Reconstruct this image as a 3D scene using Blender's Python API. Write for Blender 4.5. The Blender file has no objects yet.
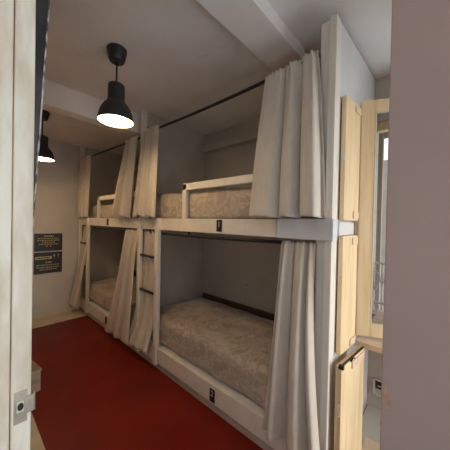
import bpy, bmesh, math, random
from mathutils import Vector, Matrix
random.seed(7)
C = bpy.context.scene.collection
PI = math.pi

# ------------------------------------------------------------------ materials
def new_mat(name):
    m = bpy.data.materials.new(name); m.use_nodes = True
    nt = m.node_tree
    return m, nt, nt.nodes['Principled BSDF']

def node(nt, kind, **inp):
    n = nt.nodes.new(kind)
    for k, v in inp.items(): n.inputs[k].default_value = v
    return n

def coords(nt, scale=(1, 1, 1), rot=(0, 0, 0)):
    tc = nt.nodes.new('ShaderNodeTexCoord'); mp = nt.nodes.new('ShaderNodeMapping')
    mp.inputs['Scale'].default_value = scale; mp.inputs['Rotation'].default_value = rot
    nt.links.new(tc.outputs['Object'], mp.inputs['Vector'])
    return mp.outputs['Vector']

def ramp(nt, fac, stops):
    r = nt.nodes.new('ShaderNodeValToRGB'); e = r.color_ramp.elements
    while len(e) < len(stops): e.new(0.5)
    for i, (p, c) in enumerate(stops):
        e[i].position = p; e[i].color = (*c, 1)
    nt.links.new(fac, r.inputs['Fac'])
    return r.outputs['Color']

def bump(nt, bs, h, strength, dist=0.01):
    b = nt.nodes.new('ShaderNodeBump'); b.inputs['Strength'].default_value = strength
    b.inputs['Distance'].default_value = dist
    nt.links.new(h, b.inputs['Height']); nt.links.new(b.outputs['Normal'], bs.inputs['Normal'])

def plain(name, col, rough=0.5, metal=0.0, emit=None, es=0):
    m, nt, bs = new_mat(name)
    bs.inputs['Base Color'].default_value = (*col, 1); bs.inputs['Roughness'].default_value = rough
    bs.inputs['Metallic'].default_value = metal
    if emit:
        bs.inputs['Emission Color'].default_value = (*emit, 1); bs.inputs['Emission Strength'].default_value = es
    return m

def noisy(name, c1, c2, scale=3, rough=0.8, detail=6, stretch=(1, 1, 1), bs_=0.15, bscale=60, lo=0.35, hi=0.65):
    m, nt, bs = new_mat(name)
    v = coords(nt, stretch)
    n = node(nt, 'ShaderNodeTexNoise', Scale=scale, Detail=detail)
    nt.links.new(v, n.inputs['Vector'])
    nt.links.new(ramp(nt, n.outputs['Fac'], [(lo, c1), (hi, c2)]), bs.inputs['Base Color'])
    bs.inputs['Roughness'].default_value = rough
    b = node(nt, 'ShaderNodeTexNoise', Scale=bscale, Detail=4)
    nt.links.new(v, b.inputs['Vector'])
    bump(nt, bs, b.outputs['Fac'], bs_)
    return m

def wood(name, c1, c2, c3, scale=3.0, rough=0.5, axis='z', bs_=0.1):
    m, nt, bs = new_mat(name)
    st = {'z': (14, 14, 0.9), 'y': (14, 0.9, 14), 'x': (0.9, 14, 14)}[axis]
    v = coords(nt, st)
    n = node(nt, 'ShaderNodeTexNoise', Scale=scale, Detail=8, Distortion=0.8)
    nt.links.new(v, n.inputs['Vector'])
    nt.links.new(ramp(nt, n.outputs['Fac'], [(0.3, c1), (0.5, c2), (0.72, c3)]), bs.inputs['Base Color'])
    bs.inputs['Roughness'].default_value = rough
    bump(nt, bs, n.outputs['Fac'], bs_)
    return m

def fabric(name, c1, c2, rough=0.9):
    m, nt, bs = new_mat(name)
    v = coords(nt)
    n = node(nt, 'ShaderNodeTexNoise', Scale=9, Detail=5); nt.links.new(v, n.inputs['Vector'])
    nt.links.new(ramp(nt, n.outputs['Fac'], [(0.3, c1), (0.7, c2)]), bs.inputs['Base Color'])
    bs.inputs['Roughness'].default_value = rough
    bs.inputs['Sheen Weight'].default_value = 0.15
    w = node(nt, 'ShaderNodeTexNoise', Scale=420, Detail=2); nt.links.new(v, w.inputs['Vector'])
    bump(nt, bs, w.outputs['Fac'], 0.25, 0.002)
    return m

def damask(name, c1, c2):
    m, nt, bs = new_mat(name)
    v = coords(nt)
    d = node(nt, 'ShaderNodeTexNoise', Scale=5, Detail=2); nt.links.new(v, d.inputs['Vector'])
    mx = nt.nodes.new('ShaderNodeVectorMath'); mx.operation = 'MULTIPLY_ADD'
    mx.inputs[1].default_value = (0.35, 0.35, 0.35)
    nt.links.new(d.outputs['Color'], mx.inputs[0]); nt.links.new(v, mx.inputs[2])
    w = node(nt, 'ShaderNodeTexVoronoi', Scale=5.0); w.feature = 'SMOOTH_F1'
    nt.links.new(mx.outputs[0], w.inputs['Vector'])
    n2 = node(nt, 'ShaderNodeTexNoise', Scale=8, Detail=4, Distortion=2.4)
    nt.links.new(mx.outputs[0], n2.inputs['Vector'])
    a = nt.nodes.new('ShaderNodeMath'); a.operation = 'MULTIPLY'
    nt.links.new(w.outputs['Distance'], a.inputs[0]); nt.links.new(n2.outputs['Fac'], a.inputs[1])
    nt.links.new(ramp(nt, a.outputs[0], [(0.12, c1), (0.17, c2), (0.24, c1), (0.30, c2)]), bs.inputs['Base Color'])
    bs.inputs['Roughness'].default_value = 0.75
    bs.inputs['Sheen Weight'].default_value = 0.3
    bump(nt, bs, a.outputs[0], 0.35, 0.02)
    return m

M = {}
M['wall'] = noisy('wall_plaster', (0.51, 0.465, 0.41), (0.58, 0.535, 0.475), 2.5, 0.85, bscale=35, bs_=0.12)
M['ceil'] = noisy('ceiling_plaster', (0.74, 0.695, 0.645), (0.82, 0.775, 0.72), 2.2, 0.75, bscale=22, bs_=0.5)
M['beam'] = noisy('pale_beam_plaster', (0.80, 0.73, 0.68), (0.86, 0.79, 0.745), 2.2, 0.8, bscale=14, bs_=0.3)
M['pink'] = noisy('pinkish_plaster', (0.35, 0.238, 0.205), (0.405, 0.278, 0.24), 2.0, 0.75, bscale=25, bs_=0.12)
M['chip'] = noisy('bare_chipped_plaster', (0.40, 0.20, 0.13), (0.52, 0.30, 0.20), 40, 0.9)
M['floor'] = noisy('red_painted_floor', (0.13, 0.0045, 0.0008), (0.175, 0.0075, 0.0014), 3, 0.40, bscale=18, bs_=0.06)
M['floor'].node_tree.nodes['Principled BSDF'].inputs['Specular IOR Level'].default_value = 0.28
M['beige_floor'] = noisy('beige_floor_border', (0.50, 0.41, 0.28), (0.60, 0.50, 0.36), 6, 0.55)
M['tile'] = noisy('pale_floor_tile', (0.55, 0.54, 0.48), (0.62, 0.61, 0.55), 5, 0.5)
M['white'] = noisy('cream_painted_wood', (0.74, 0.68, 0.59), (0.80, 0.74, 0.65), 4, 0.45, stretch=(3, 3, 1), bscale=30, bs_=0.05)
M['grey_panel'] = noisy('pale_grey_painted_panel', (0.66, 0.65, 0.64), (0.72, 0.71, 0.69), 4, 0.5, bscale=30, bs_=0.05)
M['plinth'] = noisy('taupe_plinth', (0.42, 0.35, 0.28), (0.50, 0.43, 0.35), 8, 0.7)
M['linen'] = fabric('taupe_linen', (0.58, 0.51, 0.425), (0.64, 0.565, 0.48))
M['coverlet'] = damask('damask_coverlet', (0.35, 0.28, 0.215), (0.53, 0.44, 0.355))
M['pine'] = wood('pale_pine', (0.70, 0.49, 0.25), (0.82, 0.62, 0.36), (0.88, 0.70, 0.44), 2.2, 0.45)
M['pine_y'] = wood('pale_pine_board', (0.70, 0.52, 0.34), (0.76, 0.58, 0.40), (0.82, 0.65, 0.47), 2.2, 0.5, 'y')
M['dark_wood'] = wood('dark_brown_wood', (0.06, 0.03, 0.015), (0.10, 0.05, 0.025), (0.14, 0.075, 0.04), 3, 0.5, 'y')
M['whitewash'] = noisy('whitewashed_wood', (0.66, 0.54, 0.38), (0.93, 0.87, 0.74), 7, 0.6, 9, (3.2, 3.2, 0.8), 0.3, 14, 0.28, 0.60)
M['box'] = noisy('worn_brown_wood', (0.20, 0.14, 0.09), (0.32, 0.24, 0.16), 8, 0.7, stretch=(1, 6, 6))
M['black'] = plain('black_metal', (0.012, 0.011, 0.011), 0.45)
M['shade'] = plain('charcoal_enamel', (0.022, 0.022, 0.022), 0.42)
M['shade_in'] = plain('white_enamel', (0.82, 0.74, 0.60), 0.5)
M['bulb'] = plain('bulb_glow', (1, 0.9, 0.75), 0.4, 0, (1.0, 0.82, 0.56), 5.0)
M['steel'] = noisy('brushed_steel', (0.42, 0.36, 0.28), (0.54, 0.47, 0.38), 20, 0.4)
M['steel'].node_tree.nodes['Principled BSDF'].inputs['Metallic'].default_value = 0.55
M['hole'] = plain('dark_latch_hole', (0.02, 0.017, 0.013), 0.7)
M['wire'] = plain('grey_wire', (0.60, 0.57, 0.52), 0.4, 0.3)
M['plate'] = plain('black_number_plate', (0.013, 0.008, 0.008), 0.4)
M['ink'] = plain('pale_lettering', (0.62, 0.56, 0.50), 0.6)
M['sign'] = plain('black_sign_board', (0.010, 0.007, 0.008), 0.45)
M['ink_white'] = plain('sign_white_text', (0.50, 0.46, 0.40), 0.6)
M['ink_yellow'] = plain('sign_yellow_text', (0.42, 0.34, 0.14), 0.6)
M['bar_yellow'] = plain('sign_yellow_bar', (0.50, 0.46, 0.16), 0.6)
M['ivory'] = plain('ivory_plastic', (0.72, 0.66, 0.50), 0.4)
M['worn'] = noisy('worn_silver', (0.10, 0.09, 0.10), (0.75, 0.72, 0.72), 90, 0.4, stretch=(1, 1, 0.35), lo=0.42, hi=0.55)
M['strip_black'] = noisy('scuffed_black_strip', (0.010, 0.010, 0.012), (0.05, 0.05, 0.06), 9, 0.35, lo=0.5, hi=0.75)
M['facade'] = noisy('courtyard_render', (0.30, 0.235, 0.18), (0.36, 0.29, 0.225), 3, 0.9)
M['eave'] = wood('brown_eave_boards', (0.10, 0.06, 0.035), (0.16, 0.10, 0.06), (0.2, 0.13, 0.08), 2, 0.7, 'y')
M['white_iron'] = plain('white_painted_iron', (0.80, 0.80, 0.84), 0.4)

def glass():
    m = bpy.data.materials.new('window_glass'); m.use_nodes = True
    nt = m.node_tree; nt.nodes.clear()
    out = nt.nodes.new('ShaderNodeOutputMaterial'); mx = nt.nodes.new('ShaderNodeMixShader')
    tr = nt.nodes.new('ShaderNodeBsdfTransparent'); gl = nt.nodes.new('ShaderNodeBsdfGlossy')
    gl.inputs['Roughness'].default_value = 0.02
    tr.inputs['Color'].default_value = (0.88, 0.88, 0.87, 1)
    fr = nt.nodes.new('ShaderNodeFresnel'); fr.inputs['IOR'].default_value = 1.55
    nt.links.new(fr.outputs[0], mx.inputs[0]); nt.links.new(tr.outputs[0], mx.inputs[1])
    nt.links.new(gl.outputs[0], mx.inputs[2]); nt.links.new(mx.outputs[0], out.inputs['Surface'])
    return m
M['glass'] = glass()

# ------------------------------------------------------------------ mesh helpers
class MB:
    def __init__(s): s.bm = bmesh.new()
    def box(s, x0, x1, y0, y1, z0, z1, bev=0.0, mi=0):
        b = bmesh.new()
        bmesh.ops.create_cube(b, size=1.0)
        bmesh.ops.transform(b, matrix=Matrix.Translation(((x0+x1)/2, (y0+y1)/2, (z0+z1)/2)) @ Matrix.Diagonal((abs(x1-x0), abs(y1-y0), abs(z1-z0), 1)), verts=b.verts)
        if bev: bmesh.ops.bevel(b, geom=b.edges[:], offset=bev, segments=2, affect='EDGES', profile=0.6)
        s.merge(b, mi); return s
    def obox(s, p, q, t, z0, z1, bev=0.003, mi=0):
        """upright board from plan point p to plan point q, thickness t to the +90 deg side"""
        p = Vector(p); q = Vector(q); d = (q-p); L = d.length; a = math.atan2(d.y, d.x)
        b = MB(); b.box(0, L, 0, t, z0, z1, bev)
        bmesh.ops.transform(b.bm, matrix=Matrix.Translation((p.x, p.y, 0)) @ Matrix.Rotation(a, 4, 'Z'), verts=b.bm.verts)
        s.merge(b.bm, mi); return s
    def merge(s, b, mi=0):
        me = bpy.data.meshes.new('tmp'); b.to_mesh(me); b.free()
        n = len(s.bm.faces); s.bm.from_mesh(me); bpy.data.meshes.remove(me)
        s.bm.faces.ensure_lookup_table()
        if mi:
            for f in s.bm.faces[n:]: f.material_index = mi
        return s
    def tube(s, pts, r, n=8, closed=False, mi=0):
        pts = [Vector(p) for p in pts]; rings = []
        N = len(pts)
        up0 = Vector((0.123, 0.331, 0.93)).normalized()
        f0 = len(s.bm.faces)
        for i, p in enumerate(pts):
            a = pts[(i-1) % N] if (closed or i > 0) else p
            c = pts[(i+1) % N] if (closed or i < N-1) else p
            t = (c-a).normalized()
            u = t.cross(up0)
            if u.length < 1e-3: u = t.cross(Vector((1, 0, 0)))
            u.normalize(); w = t.cross(u)
            rings.append([s.bm.verts.new(p + (u*math.cos(2*PI*k/n) + w*math.sin(2*PI*k/n))*r) for k in range(n)])
        for i in range(N if closed else N-1):
            A = rings[i]; B = rings[(i+1) % N]
            for k in range(n):
                s.bm.faces.new((A[k], A[(k+1) % n], B[(k+1) % n], B[k]))
        if not closed:
            s.bm.faces.new(rings[0][::-1]); s.bm.faces.new(rings[-1])
        s.bm.faces.ensure_lookup_table()
        for f in s.bm.faces[f0:]: f.material_index = mi
        return s
    def lathe(s, prof, c=(0, 0, 0), n=40, mi=0):
        """prof: (radius, z) list; r = 0 closes to a point"""
        f0 = len(s.bm.faces); rings = []
        for r, z in prof:
            if r < 1e-6: rings.append([s.bm.verts.new((c[0], c[1], c[2]+z))])
            else: rings.append([s.bm.verts.new((c[0]+r*math.cos(2*PI*k/n), c[1]+r*math.sin(2*PI*k/n), c[2]+z)) for k in range(n)])
        for A, B in zip(rings, rings[1:]):
            for k in range(n):
                k2 = (k+1) % n
                if len(A) == 1 and len(B) == 1: continue
                if len(A) == 1: s.bm.faces.new((A[0], B[k2], B[k]))
                elif len(B) == 1: s.bm.faces.new((A[k], A[k2], B[0]))
                else: s.bm.faces.new((A[k], A[k2], B[k2], B[k]))
        s.bm.faces.ensure_lookup_table()
        for f in s.bm.faces[f0:]: f.material_index = mi
        return s
    def build(s, name, mats, parent=None, smooth=False, recalc=True):
        if recalc: bmesh.ops.recalc_face_normals(s.bm, faces=s.bm.faces[:])
        me = bpy.data.meshes.new(name); s.bm.to_mesh(me); s.bm.free()
        for m in (mats if isinstance(mats, (list, tuple)) else [mats]): me.materials.append(m)
        if smooth:
            for p in me.polygons: p.use_smooth = True
        o = bpy.data.objects.new(name, me); C.objects.link(o)
        if parent:
            o.parent = parent
            o.matrix_parent_inverse = Matrix.Translation(-parent.location)
        return o

def box(name, m, dims, parent=None, bev=0.004):
    return MB().box(*dims, bev).build(name, m, parent)

def tag(o, label, cat=None, group=None, kind=None):
    if label: o['label'] = label
    if cat: o['category'] = cat
    if group: o['group'] = group
    if kind: o['kind'] = kind
    return o

def thing(name, label, cat, loc=(0, 0, 0), group=None, kind=None):
    o = bpy.data.objects.new(name, None); C.objects.link(o); o.location = loc
    o.empty_display_size = 0.1
    return tag(o, label, cat, group, kind)

def struct(name, m, dims, label=None, cat=None, bev=0.0):
    return tag(box(name, m, dims, None, bev), label, cat, None, 'structure')

# ------------------------------------------------------------------ measurements (metres; camera stands over x=0, y=0)
XF, XW = 1.26, 2.15          # front plane of the bunks, wall behind them
YN, YP, YE = 0.41, 2.34, 4.20  # near end panel, partition between the bunks, end wall
ZC = 2.53

# ------------------------------------------------------------------ the setting
struct('floor', M['floor'], (-0.2, 2.3, -1.4, 4.4, -0.10, 0.0), 'glossy dark red painted floor of the dormitory', 'floor')
struct('trim_1', M['beige_floor'], (-0.2, 1.262, 3.83, YE, -0.02, 0.003), 'beige border strip of floor along the end wall', 'floor border')
struct('trim_2', M['beige_floor'], (-0.2, 0.36, 0.75, 2.395, -0.02, 0.003), 'beige border of floor beside the door frame', 'floor border')
struct('wall_far', M['wall'], (-0.3, 2.3, YE, YE+0.12, 0, ZC), 'plain end wall carrying two black notices', 'wall')
struct('baseboard_far', M['beige_floor'], (-0.2, 1.30, YE-0.014, YE, 0.0, 0.075), 'low beige baseboard along the end wall', 'baseboard', 0.003)
struct('wall_left', M['wall'], (-0.3, -0.2, 0.66, YE, 0, ZC), 'plain long side wall opposite the bunks', 'wall')
struct('ceiling', M['ceil'], (-0.3, 2.3, -1.4, YE+0.12, ZC, ZC+0.12), 'off-white rough plastered ceiling', 'ceiling')
struct('trim_3', M['beam'], (-0.2, 1.49, 0.686, 0.894, 2.45, ZC), 'plastered ceiling beam nearest the doorway', 'ceiling beam', 0.004)
struct('trim_4', M['beam'], (-0.2, 1.40, 2.41, 2.54, 2.33, ZC), 'plastered ceiling beam between the two pendant lamps', 'ceiling beam', 0.004)
struct('trim_5', M['wall'], (2.07, XW, YN+0.05, YE, 2.285, 2.36), 'plaster ledge high on the wall behind the bunks', 'ledge', 0.004)

wr = MB()
wr.box(XW, XW+0.13, 0.402, YE, 0, ZC)
wr.box(XW, XW+0.13, -1.4, 0.402, 0, 0.72)
wr.box(XW, XW+0.13, -1.4, 0.402, 2.20, ZC)
wr.box(XW, XW+0.13, -1.4, -0.46, 0.72, 2.20)
tag(wr.build('wall_right', M['wall']), 'long wall behind the bunks with the window opening', 'wall', None, 'structure')
wn = MB()
wn.box(0.84, 0.95, -1.4, -1.28, 0, ZC); wn.box(2.08, 2.3, -1.4, -1.28, 0, ZC); wn.box(0.95, 2.08, -1.4, -1.28, 2.25, ZC)  # unseen opening, added so daylight reaches the end panel and shutters
tag(wn.build('wall_near', M['wall']), 'plain unseen wall with a wide opening added to let daylight into the window corner', 'wall', None, 'structure')
struct('sky_block_front', M['wall'], (-1.0, -0.40, 0.66, 0.76, 0, ZC), 'unseen wall added beside the door frame to block sky light', 'wall')  # unseen, added to block sky light from the side
struct('sun_block_back', M['wall'], (-1.12, 0.84, -3.12, -3.0, 0, 3.3), 'unseen wall added behind the camera to keep sun off the end wall', 'wall')  # added out of view to stop sun passing through the doorway
struct('sky_block_side', M['wall'], (-1.12, -1.0, -3.0, 0.76, 0, ZC), 'unseen wall added to block the sky and darken the pinkish wall', 'wall')  # added out of view to shade the pinkish wall from the sky

# pinkish wall beside the doorway, with bare chips where paint has flaked off its edge
we = thing('wall_entry', 'pinkish brown plaster wall edge beside the doorway', 'wall', (0.72, 0.107, 0), None, 'structure')
w = MB(); w.box(0.72, 0.84, -1.4, 0.107, 0, ZC, 0.004); w.build('wall_face', M['pink'], we)
def chip(pts, x=0.7195):
    b = MB(); vs = [b.bm.verts.new((x, y, z)) for y, z in pts]
    f = b.bm.faces.new(vs); r = bmesh.ops.extrude_face_region(b.bm, geom=[f])
    for v in r['geom']:
        if isinstance(v, bmesh.types.BMVert): v.co.x += 0.002
    return tag(b.build('paint_chip', M['chip'], we), 'bare orange patch where paint has chipped')
chip([(y+.004+(y-.09)*.3, z) for y, z in [(0.092, 1.010), (0.096, 0.985), (0.0945, 0.960), (0.089, 0.938), (0.083, 0.945), (0.085, 0.965), (0.089, 0.985)]])
chip([(y+.009, z) for y, z in [(0.0975, 0.925), (0.0978, 0.895), (0.095, 0.885), (0.093, 0.905), (0.0945, 0.918)]])

# ------------------------------------------------------------------ whitewashed door frame with strike plate
df = thing('door_1', 'whitewashed wooden door frame post with a steel strike plate', 'door frame', (0.08, 0.68, 0), None, 'structure')
b = MB(); b.box(0.0745, 0.1090, 0.662, 0.76, 0, ZC, 0.003); b.build('frame_post', M['whitewash'], df)
b = MB(); b.box(-0.0795, 0.0725, 0.655, 0.76, 0, ZC, 0.003); b.build('frame_board', M['whitewash'], df)
b = MB(); b.box(0.0722, 0.0748, 0.668, 0.75, 0, ZC); tag(b.build('frame_joint', M['chip'], df), 'reddish seam between the two boards')
b = MB(); b.box(-0.40, -0.07, 0.66, 0.76, 0, ZC); b.build('frame_wall', M['wall'], df)
# strike plate
spz = 0.996
b = MB()
b.box(0.0795, 0.1015, 0.6602, 0.6622, spz-0.034, spz+0.034, 0.0007)
b.box(0.1000, 0.1160, 0.6600, 0.6620, spz-0.018, spz+0.018, 0.0007)
b.box(0.1140, 0.1160, 0.6600, 0.672, spz-0.018, spz+0.018, 0.0005)
sp = b.build('strike_plate', M['steel'], df)
hz = spz+0.002
b = MB(); b.box(0.0845, 0.0965, 0.6592, 0.6604, hz-0.012, hz+0.012, 0.0004); tag(b.build('latch_hole_rim', M['ivory'], df), 'pale worn rim of the latch hole')
b = MB(); b.lathe([(0, 0.0), (0.0052, 0.0), (0.0052, 0.0012), (0, 0.0012)], n=20)
bmesh.ops.transform(b.bm, matrix=Matrix.Translation((0.0905, 0.6594, hz)) @ Matrix.Rotation(PI/2, 4, 'X') @ Matrix.Diagonal((1, 1.55, 1, 1)), verts=b.bm.verts)
b.build('latch_hole', M['hole'], df)
for dz in (-0.026, 0.027):
    b = MB(); b.lathe([(0, 0), (0.003, 0.0), (0.0024, 0.0012), (0, 0.0014)], n=14)
    bmesh.ops.transform(b.bm, matrix=Matrix.Translation((0.0905, 0.6602, spz+dz)) @ Matrix.Rotation(PI/2, 4, 'X'), verts=b.bm.verts)
    b.build('screw_head', M['steel'], df)

# leaning black strip with a worn silver edge behind the frame post
def strip():
    t = thing('hanging_strip', 'tall narrow black strip with a worn silver edge hanging behind the whitewashed door frame', 'strip', (0.12, 0.78, 1.24))
    y0, y1 = 0.770, 0.782
    zb, zt = STRIP_Z
    xb, xt = STRIP_X
    def prism(l, r, L, R, m, n, ys=(y0, y1)):
        b = MB(); v = []
        for y in ys:
            v.append([b.bm.verts.new(p) for p in ((l, y, zb), (r, y, zb), (R, y, zt), (L, y, zt))])
        A, B = v
        b.bm.faces.new(A); b.bm.faces.new(B[::-1])
        for k in range(4): b.bm.faces.new((A[k], B[k], B[(k+1) % 4], A[(k+1) % 4]))
        return b.build(n, m, t)
    prism(xb-0.035, xb-0.003, xt-0.075, xt-0.004, M['strip_black'], 'strip_body')
    tag(prism(xb-0.003, xb, xt-0.004, xt, M['worn'], 'silver_edge', (y0-0.003, y1+0.001)), 'worn silver edge')
STRIP_Z = (1.265, 2.42)
STRIP_X = (0.121, 0.178)
strip()

# low brown wooden box against the left side
def low_box():
    t = thing('low_wooden_box', 'low worn brown wooden box on the red floor beside the door frame', 'box', (0.2, 2.6, 0))
    p = Vector((0.456, 2.40)); a = math.radians(9)
    b = MB(); b.box(-0.62, 0, 0, 0.55, 0, 0.165, 0.006)
    bmesh.ops.transform(b.bm, matrix=Matrix.Translation((p.x, p.y, 0)) @ Matrix.Rotation(a, 4, 'Z'), verts=b.bm.verts)
    b.build('box_body', M['box'], t)
    b = MB(); b.box(-0.62, 0.004, -0.004, 0.55, 0.1655, 0.183, 0.004)
    bmesh.ops.transform(b.bm, matrix=Matrix.Translation((p.x, p.y, 0)) @ Matrix.Rotation(a, 4, 'Z'), verts=b.bm.verts)
    b.build('box_lid', M['box'], t)
low_box()

# ------------------------------------------------------------------ bunk beds
def text_mesh(body, size, depth=0.0006):
    cu = bpy.data.curves.new('glyph', 'FONT'); cu.body = body; cu.size = size; cu.extrude = depth
    cu.align_x = 'CENTER'; cu.align_y = 'CENTER'; cu.resolution_u = 3
    o = bpy.data.objects.new('glyph', cu); C.objects.link(o)
    bpy.context.view_layer.update()
    dg = bpy.context.evaluated_depsgraph_get()
    me = bpy.data.meshes.new_from_object(o.evaluated_get(dg), depsgraph=dg)
    bpy.data.objects.remove(o); bpy.data.curves.remove(cu)
    return me

def plate(parent, y, z0, z1, digit=None, wd=0.052):
    pl = MB().box(XF-0.004, XF, y-wd/2, y+wd/2, z0, z1, 0.0015).build('number_plate', M['plate'], parent)
    tag(pl, 'small black number plate')
    if digit:
        me = text_mesh(digit, 0.058)
        # text x -> -Y (reads from the aisle), text y -> +Z, faces -X
        mt = Matrix(((0, 0, -1, XF-0.0046), (-1, 0, 0, y), (0, 1, 0, z1-0.034), (0, 0, 0, 1)))
        me.transform(mt); me.materials.append(M['ink'])
        o = bpy.data.objects.new('numeral', me); C.objects.link(o); o.parent = pl
        o.matrix_parent_inverse = pl.matrix_world.inverted()
        tag(o, 'pale numeral '+digit)

def rod(parent, y0, y1, z0, z1, x, hooks, sag=0.0, bow=0.0):
    n = 16; pts = []
    for i in range(n+1):
        u = i/n; k = 4*u*(1-u)
        pts.append((x - bow*k, y0+(y1-y0)*u, z0+(z1-z0)*u - sag*k))
    r = MB().tube(pts, 0.011, 8).build('curtain_rod', M['black'], parent, True)
    for u in hooks:
        k = 4*u*(1-u)
        p = Vector((x-bow*k, y0+(y1-y0)*u, z0+(z1-z0)*u - sag*k))
        b = MB().tube([p+Vector((0.0, 0, 0.045)), p+Vector((0, 0, 0.0)), p+Vector((-0.012, 0, -0.008))], 0.008, 8)
        h = b.build('rod_bracket', M['black'], None, True); h.parent = r; h.matrix_parent_inverse = r.matrix_world.inverted()
    return r

def bunk(label, y0, y1, post, rail, guard, plate_u, plate_l, digits, end_panel):
    """y0 near end, y1 far end; post = near ladder post (y), rail = far ladder rail (y)"""
    t = thing('bunk_bed', label, 'bunk bed', (XF, (y0+y1)/2, 0), 'curtained bunk beds in a row')
    W = M['white']
    box('plinth', M['plinth'], (XF+0.012, XW, y0, y1, 0, 0.062), t)
    box('bottom_rail', W, (XF, XF+0.03, y0+0.002, y1, 0.062, 0.205), t, 0.006)
    box('upper_rail', W, (XF, XF+0.03, y0+0.002, y1, 1.318, 1.425), t, 0.005)
    tag(box('bed_base', M['grey_panel'], (XF+0.03, XW-0.005, y0+0.04, y1-0.04, 0.07, 0.20), t), 'lower bed base')
    tag(box('bed_base', M['grey_panel'], (XF+0.03, XW-0.005, y0+0.04, y1-0.04, 1.335, 1.40), t), 'upper bed base')
    box('partition', M['wall'], (XF+0.045, XW-0.003, y1-0.04, y1-0.004, 0.0, ZC-0.003), t, 0.003)
    MB().box(XF-0.004, XF+0.045, y1-0.045, y1+0.004, 1.426, ZC-0.001, 0.004).build('upper_post', W, t)
    # ladder
    ld = MB().box(XF-0.022, XF+0.02, post, post+0.05, 0.05, 1.427, 0.005).build('ladder_post', W, t)
    MB().box(XF-0.022, XF+0.02, rail, rail+0.045, 0.05, 1.427, 0.005).build('ladder_post', W, t)
    MB().box(XF-0.006, XF+0.028, post+0.05, rail, 1.345, 1.40, 0.004).build('ladder_cross_piece', W, t)
    for z in (0.70, 1.05):
        MB().tube([(XF, post+0.045, z), (XF, rail+0.004, z)], 0.0125, 10).build('ladder_rung', M['black'], t, True)
    # guard rail of the upper bunk
    g = MB()
    g.box(XF+0.002, XF+0.03, guard-0.05, guard, 1.42, 1.715, 0.004)
    g.box(XF+0.002, XF+0.03, y0+0.05, guard-0.0, 1.662, 1.717, 0.004)
    g.build('guard_rail', W, t)
    plate(t, plate_u, 1.333, 1.418, digits[0])
    plate(t, plate_l, 0.077, 0.172, digits[1])
    tag(box('back_rail', M['dark_wood'], (XW-0.035, XW-0.004, y0+0.06, y1-0.06, 0.20, 0.485), t), 'dark brown board along the wall')
    if end_panel:
        b = MB()
        b.box(XF-0.005, XW-0.002, y0, y0+0.040, 0, 2.40, 0.0)
        for v in b.bm.verts:
            if v.co.z > 1: v.co.z = 2.435 + (v.co.x-XF)/(XW-XF)*0.085
        b.build('end_panel', M['grey_panel'], t)
        MB().box(XF-0.022, XF+0.05, y0-0.004, y0+0.034, 0, 2.440, 0.006).build('end_post', M['white'], t)
        MB().box(XF+0.008, XF+0.04, y0+0.038, y0+0.086, 0, 2.447, 0.006).build('end_post', M['white'], t)
        MB().box(XF-0.030, XF+0.04, y0-0.012, y0+0.30, 1.318, 1.430, 0.006).build('rail_end_block', M['grey_panel'], t)
        MB().box(XF+0.04, XW-0.003, y0-0.020, y0, 1.345, 1.415, 0.004).build('side_rail', M['grey_panel'], t)
    return t

b1 = bunk('nearer cream bunk bed with a tall grey end panel beside the pine shutters', YN, YP, 1.965, 2.302, 1.635, 1.195, 1.232, ('1', '2'), True)
b2 = bunk('farther cream bunk bed standing against the end wall', YP+0.012, YE-0.004, 3.785, 4.135, 3.50, 3.135, 3.14, (None, None), False)
rod(b1, 0.50, 2.23, 2.285, 2.292, XF+0.0, (0.985,), 0.02)
rod(b2, 2.37, 4.13, 2.262, 2.315, XF+0.0, (0.99,), 0.0)
rod(b1, 0.50, 2.22, 1.293, 1.283, XF+0.045, (0.62, 0.99), 0.006, 0.02)
rod(b2, 2.36, 4.12, 1.288, 1.283, XF+0.045, (0.99,), 0.006, 0.02)

# ------------------------------------------------------------------ mattresses under damask coverlets
def mattress(label, x0, x1, y0, y1, z0, z1, seed, round_=0.055, crown=0.03):
    rnd = random.Random(seed)
    b = MB()
    nx, ny, nz = 22, 44, 8
    ph = [rnd.uniform(0, 6.28) for _ in range(8)]
    bm = b.bm
    bmesh.ops.create_cube(bm, size=1.0)
    bmesh.ops.subdivide_edges(bm, edges=bm.edges[:], cuts=20, use_grid_fill=True)
    sx, sy, sz = x1-x0, y1-y0, z1-z0
    for v in bm.verts:
        p = Vector((v.co.x*sx, v.co.y*sy, v.co.z*sz))
        h = Vector((sx/2-round_, sy/2-round_, sz/2-round_))
        q = Vector((max(-h.x, min(h.x, p.x)), max(-h.y, min(h.y, p.y)), max(-h.z, min(h.z, p.z))))
        d = p-q
        if d.length > 1e-6: p = q + d.normalized()*min(round_, max(abs(d.x), abs(d.y), abs(d.z)))
        u, w_ = p.x/sx+0.5, p.y/sy+0.5
        wr_ = 0.006*math.sin(9*u+5*w_*3+ph[0]) + 0.005*math.sin(17*w_-7*u+ph[1]) + 0.004*math.sin(31*w_+11*u+ph[2])
        if p.z > 0: p.z += wr_ + crown*(1-(2*u-1)**2)*(1-(2*w_-1)**4)
        if p.x < 0 and abs(d.x) > 1e-6: p.x += 0.006*math.sin(26*w_+ph[3]+12*p.z) + 0.004*math.sin(47*w_+ph[4])
        v.co = p + Vector(((x0+x1)/2, (y0+y1)/2, (z0+z1)/2))
    o = b.build('mattress', M['coverlet'], None, True)
    return tag(o, label, 'mattress', 'made-up bunk mattresses')
mattress('mattress with beige damask coverlet on the lower bunk nearer the doorway', 1.304, 2.065, 0.47, 2.285, 0.203, 0.465, 1)
mattress('mattress with beige damask coverlet on the upper bunk nearer the doorway, behind its guard rail', 1.304, 2.065, 0.47, 2.285, 1.403, 1.655, 2)
mattress('mattress with beige coverlet on the lower bunk by the end wall', 1.304, 2.107, 2.41, 4.12, 0.203, 0.44, 3)
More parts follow.
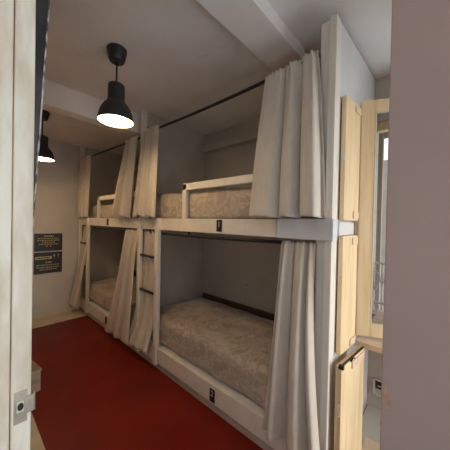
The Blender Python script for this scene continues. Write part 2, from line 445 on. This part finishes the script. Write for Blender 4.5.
mattress('mattress with beige coverlet on the upper bunk by the end wall', 1.304, 2.107, 2.41, 4.12, 1.403, 1.60, 4)

# ------------------------------------------------------------------ curtains
def curtain(label, top, bot, xt, xb, folds, at, ab, seed, flare=1.2, hem=0.012, skew=1.0, xpow=1.0):
    """top / bot = (y0, z0, y1, z1); x from xt to xb; pleats 'folds' wide"""
    rnd = random.Random(seed)
    nu, nv = 150, 50
    ph = rnd.uniform(0, 6.28); ph2 = rnd.uniform(0, 6.28); ph3 = rnd.uniform(0, 6.28)
    b = MB(); g = []
    for j in range(nv+1):
        v = j/nv; e = v**flare; row = []
        for i in range(nu+1):
            u = i/nu
            us = u**skew + 0.055*math.sin(2*PI*1.4*u+ph3) + 0.02*v*math.sin(5*u+ph2)
            y0 = top[0]+(top[2]-top[0])*u; y1 = bot[0]+(bot[2]-bot[0])*u
            z0 = top[1]+(top[3]-top[1])*u; z1 = bot[1]+(bot[3]-bot[1])*u
            amp = at+(ab-at)*min(1, v*1.7)**0.8
            a = 2*PI*folds*us+ph
            f = math.sin(a)+0.22*math.sin(2*a+ph3)
            f2 = math.sin(2*PI*folds*2.6*us+ph2+0.8*v)*max(0, 1-1.1*v)
            ed = min(1, min(u, 1-u)*9)           # selvedges lie flatter
            amp *= 0.45+0.55*ed
            x = xt+(xb-xt)*v**xpow - amp*f - 0.45*at*f2
            y = y0+(y1-y0)*e + 0.42*amp*math.cos(a)*ed
            z = z0+(z1-z0)*v + hem*v**6*math.sin(a+0.8)
            if v < 0.035: x -= 0.004*math.sin(2*PI*folds*5*u); z += 0.004*math.sin(2*PI*folds*5*u+1)*(1-v/0.035)
            row.append(b.bm.verts.new((x, y, z)))
        g.append(row)
    for j in range(nv):
        for i in range(nu):
            b.bm.faces.new((g[j][i], g[j][i+1], g[j+1][i+1], g[j+1][i]))
    o = b.build('curtain', M['linen'], None, True, recalc=False)
    s = o.modifiers.new('cloth thickness', 'SOLIDIFY'); s.thickness = 0.003; s.offset = 0
    return tag(o, label, 'curtain', 'linen bunk curtains')
# near bunk
curtain('wide taupe linen curtain at the near end of the upper bunk, against the end post', (0.812, 2.280, 0.500, 2.305), (0.872, 1.437, 0.432, 1.437), 1.238, 1.195, 2.7, 0.012, 0.040, 3, 0.8, 0.004, 1.8)
curtain('taupe linen curtain reaching the floor at the near end of the lower bunk', (0.695, 1.305, 0.492, 1.305), (0.755, 0.20, 0.415, 0.215), 1.278, 1.195, 2.7, 0.019, 0.042, 5, 1.9, 0.004, 1.0, 0.5)
curtain('taupe linen curtain on the upper bunk directly over the middle ladder', (2.27, 2.305, 1.975, 2.295), (2.385, 1.445, 1.955, 1.437), 1.238, 1.200, 2.1, 0.010, 0.030, 9, 1.0)
curtain('taupe linen curtain hanging behind the rungs of the middle ladder', (2.275, 1.30, 2.02, 1.30), (2.47, 0.115, 2.06, 0.15), 1.30, 1.195, 3.0, 0.010, 0.018, 12, 1.3, 0.012, 1.0, 3.5)
# far bunk
curtain('taupe linen curtain slanting at the near end of the farther upper bunk', (2.63, 2.285, 2.36, 2.28), (2.86, 1.44, 2.40, 1.437), 1.238, 1.200, 2.2, 0.010, 0.030, 15, 1.0)
curtain('taupe linen curtain slanting at the near end of the farther lower bunk', (2.66, 1.30, 2.36, 1.30), (2.97, 0.085, 2.38, 0.11), 1.285, 1.19, 2.3, 0.012, 0.03, 18, 1.9, 0.006, 1.0, 0.5)
curtain('taupe linen curtain on the upper bunk beside the end wall', (4.11, 2.33, 3.66, 2.31), (4.14, 1.44, 3.70, 1.44), 1.238, 1.222, 3.0, 0.010, 0.022, 21, 1.0)
curtain('taupe linen curtain behind the ladder beside the end wall', (4.10, 1.30, 3.87, 1.30), (4.175, 0.12, 3.86, 0.12), 1.295, 1.13, 2.4, 0.010, 0.018, 24, 1.0, 0.006, 1.0, 1.3)

# ------------------------------------------------------------------ pendant lamps
def pendant(label, x, y, zrim, canopy_h=0.085):
    t = thing('pendant_lamp', label, 'pendant lamp', (x, y, ZC), 'charcoal pendant lamps')
    k = 1.0
    MB().lathe([(0, ZC), (0.061, ZC), (0.063, ZC-0.006), (0.062, ZC-0.014), (0.052, ZC-0.062), (0.048, ZC-0.076), (0.042, ZC-canopy_h+0.002), (0.036, ZC-canopy_h), (0, ZC-canopy_h)], (x, y, 0)).build('ceiling_cup', M['shade'], t, True)
    H = 0.245
    zt = zrim+H
    MB().tube([(x, y, ZC-canopy_h+0.004), (x, y, zt-0.002)], 0.0055, 8).build('cord', M['black'], t, True)
    prof = [(0.0, H), (0.040, H), (0.050, H-0.006), (0.052, H-0.02), (0.053, 0.140), (0.060, 0.125), (0.078, 0.104), (0.092, 0.080), (0.102, 0.052), (0.109, 0.02), (0.111, 0.0)]
    inner = [(r-0.003 if r > 0.01 else 0, z-(0.003 if z > 0.2 else 0)) for r, z in prof]
    s = MB(); s.lathe([(r, zrim+z) for r, z in prof], (x, y, 0), 48, 0)
    s.lathe([(r, zrim+z) for r, z in inner], (x, y, 0), 48, 1)
    s.lathe([(0.111, zrim), (0.108, zrim)], (x, y, 0), 48, 0)
    sh = s.build('lamp_shade', [M['shade'], M['shade_in']], t, True, recalc=False)
    MB().lathe([(0, 0.155), (0.016, 0.15), (0.018, 0.11), (0.032, 0.085), (0.036, 0.065), (0.032, 0.045), (0.018, 0.032), (0, 0.029)], (x, y, zrim), 24).build('bulb', M['bulb'], t, True)
    ld = bpy.data.lights.new('bulb_light', 'POINT'); ld.energy = LAMP_W; ld.color = (1.0, 0.74, 0.44); ld.shadow_soft_size = 0.038
    lo = bpy.data.objects.new('bulb_light', ld); C.objects.link(lo); lo.location = (0, 0, zrim+0.018-ZC); lo.parent = t
LAMP_W = 5.5
L1 = (0.695, 1.625, 2.055); L2 = (0.585, 3.16, 2.03)
pendant('charcoal pendant lamp nearer the doorway, lit with a warm bulb', *L1)
pendant('charcoal pendant lamp beyond the ceiling beam, half hidden by the black strip', *L2)

# ------------------------------------------------------------------ notices on the end wall
def bar(b, x, z, wd, ht, y): b.box(x-wd/2, x+wd/2, y-0.0012, y, z-ht/2, z+ht/2)
def words(b, xc, z, total, ht, y, rnd):
    x = xc-total/2
    while x < xc+total/2-0.006:
        wl = min(rnd.uniform(0.012, 0.034), xc+total/2-x)
        bar(b, x+wl/2, z, wl, ht, y); x += wl+0.007
def notice(label, z0, z1, rows, extra, x0=0.70, x1=1.033):
    y = YE-0.012
    rnd = random.Random(int(z0*1000))
    t = thing('wall_notice', label, 'notice', ((x0+x1)/2, YE-0.006, (z0+z1)/2), 'black notices on the end wall')
    wb = MB(); yb = MB(); xc = (x0+x1)/2
    bd = MB().box(x0, x1, y, YE-0.0005, z0, z1, 0.001)
    for (fz, tot, ht, col) in rows:
        words(wb if col == 'w' else yb, xc, z0+(z1-z0)*fz, tot, ht, y, rnd)
    extra(wb, yb, bd, y, x0, x1, z0, z1)
    bd.merge(wb.bm, 1); bd.merge(yb.bm, 2)
    bd.build('notice_board', [M['sign'], M['ink_white'], M['ink_yellow'], M['bar_yellow']], t)
def ex1(wb, yb, bd, y, x0, x1, z0, z1):
    xc = (x0+x1)/2
    for dx in (-0.022, 0.022): bar(wb, xc+dx, z0+0.068, 0.016, 0.011, y)
def ex2(wb, yb, bd, y, x0, x1, z0, z1):
    bd.box(x0+0.012, x0+0.205, y-0.0015, y, z1-0.098, z1-0.058, 0, 3)
    k = MB(); words(k, x0+0.108, z1-0.078, 0.165, 0.016, y-0.0016, random.Random(3)); bd.merge(k.bm)
    for dx in (0.235, 0.285): bar(wb, x0+dx, z1-0.048, 0.020, 0.013, y); bar(wb, x0+dx, z1-0.075, 0.014, 0.010, y)
notice('upper of two black notices on the end wall, rows of small text', 0.940, 1.190,
       [(0.85, 0.11, 0.014, 'w'), (0.72, 0.25, 0.012, 'y'), (0.61, 0.27, 0.012, 'y'), (0.50, 0.15, 0.012, 'y'), (0.39, 0.23, 0.012, 'y')], ex1)
notice('lower of two black notices on the end wall, with a yellow bar', 0.620, 0.922,
       [(0.52, 0.07, 0.014, 'w'), (0.40, 0.28, 0.012, 'y'), (0.29, 0.28, 0.012, 'y'), (0.19, 0.20, 0.012, 'y')], ex2)

# ------------------------------------------------------------------ window corner
win = thing('window_1', 'pine casement window standing ajar in the corner past the bunk', 'window', (1.95, -0.38, 0.72), None, 'structure')
P0 = Vector((1.563, 0.366)); D = Vector((0.461, -0.887)).normalized()
def casement():
    Wd, T = 0.80, 0.042
    a = math.atan2(D.y, D.x)
    mt = Matrix.Translation((P0.x, P0.y, 0)) @ Matrix.Rotation(a, 4, 'Z')
    zb, zt, st = 0.757, 2.122, 0.074
    b = MB()
    b.box(0, st, 0, T, zb, zt, 0.004); b.box(Wd-st, Wd, 0, T, zb, zt, 0.004)
    b.box(st-0.001, Wd-st+0.001, 0, T, zt-0.068, zt, 0.003); b.box(st-0.001, Wd-st+0.001, 0, T, zb, zb+0.070, 0.003)
    bmesh.ops.transform(b.bm, matrix=mt, verts=b.bm.verts)
    f = b.build('casement_frame', M['pine'], win)
    b = MB()
    b.box(st, st+0.008, -0.001, 0.012, zb+0.07, zt-0.068, 0.002); b.box(st, Wd-st, -0.001, 0.012, zb+0.07, zb+0.078, 0.002); b.box(st, Wd-st, -0.001, 0.012, zt-0.076, zt-0.068, 0.002)
    bmesh.ops.transform(b.bm, matrix=mt, verts=b.bm.verts)
    b.build('glazing_bead', M['ivory'], win)
    b = MB(); b.box(st-0.004, Wd-st+0.004, 0.018, 0.022, zb+0.066, zt-0.064)
    bmesh.ops.transform(b.bm, matrix=mt, verts=b.bm.verts)
    b.build('pane', M['glass'], win)
casement()
# fixed post and outer frame of the opening
b = MB(); b.box(1.93, 2.15, -0.46, -0.40, 0.72, 2.20, 0.004); b.build('hinge_post', M['pine'], win)
b = MB()
b.box(2.17, 2.23, -0.46, 0.402, 2.13, 2.20, 0.003); b.box(2.17, 2.23, -0.46, -0.40, 0.72, 2.20, 0.003)
b.build('window_frame', M['pine'], win)
# white wrought-iron grille standing in the opening
b = MB(); xg = 2.265
for z in (0.78, 1.10): b.tube([(xg, -0.45, z), (xg, 0.40, z)], 0.010, 6)
y = -0.42
while y < 0.40:
    b.tube([(xg, y, 0.725), (xg, y, 1.10)], 0.006, 6)
    for s in (-1, 1):
        pts = [(xg, y+0.055+s*0.045*math.cos(a)*(1-0.06*i), 0.94+0.12*math.sin(a)*(1-0.06*i)) for i, a in enumerate([k*PI/6 for k in range(0, 13)])]
        b.tube(pts, 0.0045, 5)
    y += 0.11
tag(b.build('window_grille', M['white_iron'], win, True), 'white wrought-iron grille')
struct('trim_6', M['pine_y'], (1.575, XW+0.13, -0.9, 0.368, 0.690, 0.722), 'deep pinkish pine sill under the casement window', 'window sill', 0.004)
struct('trim_7', M['tile'], (1.60, XW, -0.9, 0.405, -0.02, 0.006), 'pale tiled floor in the niche under the window sill', 'niche floor')
struct('trim_8', M['pine_y'], (1.565, 1.78, -0.9, 0.34, 0.0, 0.035), 'pine threshold strip on the floor under the window', 'threshold', 0.004)

# shutters
def board(name, label, cat, p, q, t, z0, z1, rings, group=None):
    th = thing(name, label, cat, (p[0], p[1], z0), group)
    MB().obox(p, q, t, z0, z1, 0.004).build('board', M['pine'], th)
    p_, q_ = Vector(p), Vector(q); d = (q_-p_).normalized(); nrm = Vector((d.y, -d.x))
    for zz in (z0+0.012, z1-0.050):
        MB().obox(p_+d*0.12+nrm*0.007, q_-d*0.012+nrm*0.007, 0.0072, zz, zz+0.038, 0.002).build('batten', M['pine_y'], th)
    for z in rings:
        c = Vector((p_.x-0.024, p_.y+0.002, z)); n = 18
        pts = [(c.x+0.018*math.cos(2*PI*k/n), c.y, c.z+0.030*math.sin(2*PI*k/n)) for k in range(n)]
        MB().tube(pts, 0.0018, 6, True).build('wire_loop', M['wire'], th, True)
    return th
s1 = board('window_shutter', 'upper solid pine shutter folded back against the grey bunk end', 'shutter', (1.328, 0.379), (1.534, 0.361), 0.024, 1.425, 2.068, (1.735,), 'pine shutters')
s2 = board('window_shutter', 'lower solid pine shutter under the gap showing the bunk side rail', 'shutter', (1.328, 0.379), (1.534, 0.361), 0.024, 0.722, 1.342, (1.17,), 'pine shutters')
cd = board('cupboard_door', 'pine cupboard door standing open below the shutters, with a black latch', 'cupboard door', (1.262, 0.352), (1.565, 0.318), 0.030, 0.02, 0.700, (0.50,))
b = MB(); b.obox((1.262, 0.350), (1.555, 0.318), 0.010, 0.7005, 0.708, 0.002); b.box(1.254, 1.272, 0.342, 0.366, 0.692, 0.713, 0.003)
b.build('latch', M['black'], cd)
MB().tube([(1.33, 0.33, 0.712), (1.33, 0.32, 0.735), (1.345, 0.316, 0.728)], 0.0045, 8).build('latch_knob', M['black'], cd, True)

# socket on the niche wall
t = thing('wall_socket', 'ivory framed power socket low on the wall inside the niche', 'socket', (XW, 0.35, 0.17))
b = MB(); ys, ye, z0, z1 = 0.265, 0.372, 0.11, 0.235
for dims in ((ys, ye, z1-0.012, z1), (ye-0.013, ye, z0, z1), (ys, ys+0.012, z0, z1), (ys, ye, z0, z0+0.012)):
    b.box(XW-0.016, XW-0.001, dims[0], dims[1], dims[2], dims[3], 0.002)
b.build('socket_frame', M['ivory'], t)
MB().box(XW-0.006, XW-0.001, ys, ye, z0, z1).build('back_plate', M['tile'], t)
MB().box(XW-0.014, XW-0.004, ys+0.015, ye-0.018, 0.165, 0.222, 0.002).build('socket_insert', M['hole'], t)
MB().box(XW-0.016, XW-0.010, ys+0.02, ye-0.03, 0.184, 0.190).build('socket_slot', M['ivory'], t)

# small wire hooks and a nail on the walls inside the bunks
b = MB().tube([(1.50, 2.292, 1.86), (1.60, 2.290, 1.97), (1.64, 2.288, 2.00), (1.645, 2.288, 1.97), (1.56, 2.289, 1.89), (1.51, 2.290, 1.83)], 0.003, 6)
tag(b.build('wire_hook', M['wire'], None, True), 'thin bent wire hook on the partition inside the upper bunk', 'hook')
b = MB().tube([(XW-0.006, 1.70+0.035*math.cos(a), 2.19+0.06*math.sin(a)) for a in [PI*0.6-k*PI/9 for k in range(11)]], 0.003, 6)
tag(b.build('wire_loop', M['wire'], None, True), 'curved wire loop high on the wall behind the upper bunk', 'loop')
b = MB().tube([(XW-0.012, 1.603, 0.716), (XW-0.0005, 1.603, 0.716)], 0.006, 8)
tag(b.build('wall_nail', M['black'], None, True), 'dark nail head in the wall above the lower bunk', 'nail')

# ------------------------------------------------------------------ courtyard seen through the window
struct('exterior_wall', M['facade'], (6.0, 6.2, -4.0, 8.0, -3.0, 2.78), 'rendered courtyard wall seen through the window', 'courtyard wall')
struct('exterior_roof', M['eave'], (2.40, 3.05, -2.0, 3.0, 2.33, 2.45), 'brown boarded eave above the window outside', 'eave')
struct('exterior_column', M['facade'], (2.92, 2.985, 0.475, 0.545, -3.0, 2.33), 'slim post holding up the eave outside', 'post')

# ------------------------------------------------------------------ light
sc = bpy.context.scene
wd = bpy.data.worlds.new('sky'); sc.world = wd; wd.use_nodes = True
bg = wd.node_tree.nodes['Background']
bg.inputs['Color'].default_value = (0.74, 0.87, 1.0, 1); bg.inputs['Strength'].default_value = 1.15

def portal(name, loc, rot, sx, sy):
    l = bpy.data.lights.new(name, 'AREA'); l.shape = 'RECTANGLE'; l.size = sx; l.size_y = sy; l.cycles.is_portal = True
    o = bpy.data.objects.new(name, l); C.objects.link(o); o.location = loc; o.rotation_euler = rot
    return o
portal('window_portal', (2.30, -0.03, 1.46), (0, PI/2, 0), 1.48, 0.86)
portal('opening_portal', (1.515, -1.45, 1.12), (PI/2, 0, 0), 1.13, 2.25)
portal('doorway_portal', (0.25, 0.15, 1.25), (PI/2, 0, math.radians(-47)+PI), 1.9, 2.5)

sl = bpy.data.lights.new('hazy_sun', 'SUN'); sl.energy = 1.5; sl.angle = math.radians(40); sl.color = (1.0, 0.97, 0.92)
so = bpy.data.objects.new('hazy_sun', sl); C.objects.link(so); so.location = (1.5, -4, 3)
so.rotation_euler = Vector((-0.12, 0.95, -0.22)).to_track_quat('-Z', 'Y').to_euler()

# ------------------------------------------------------------------ camera
cam = bpy.data.cameras.new('camera'); co = bpy.data.objects.new('camera', cam); C.objects.link(co)
cam.sensor_width = 36; cam.lens = 36*240.84/450; cam.clip_start = 0.02
X = Vector((0.67106472, 0.00615656, 0.74137321)); Y = Vector((-0.74111098, -0.02228905, 0.67101246)); Z = Vector((0.02065563, -0.99973261, -0.0103947))
right = Vector((X[0], Y[0], Z[0])); down = Vector((X[1], Y[1], Z[1])); fwd = Vector((X[2], Y[2], Z[2]))
up = -down; back = -fwd
co.matrix_world = Matrix(((right.x, up.x, back.x, 0), (right.y, up.y, back.y, 0), (right.z, up.z, back.z, 1.4), (0, 0, 0, 1)))
sc.camera = co
vs = sc.view_settings; vs.view_transform = 'Standard'; vs.look = 'None'; vs.gamma = 1; vs.use_curve_mapping = False
vs.exposure = 0.98
sc.cycles.max_bounces = 12; sc.cycles.diffuse_bounces = 8; sc.cycles.transparent_max_bounces = 12
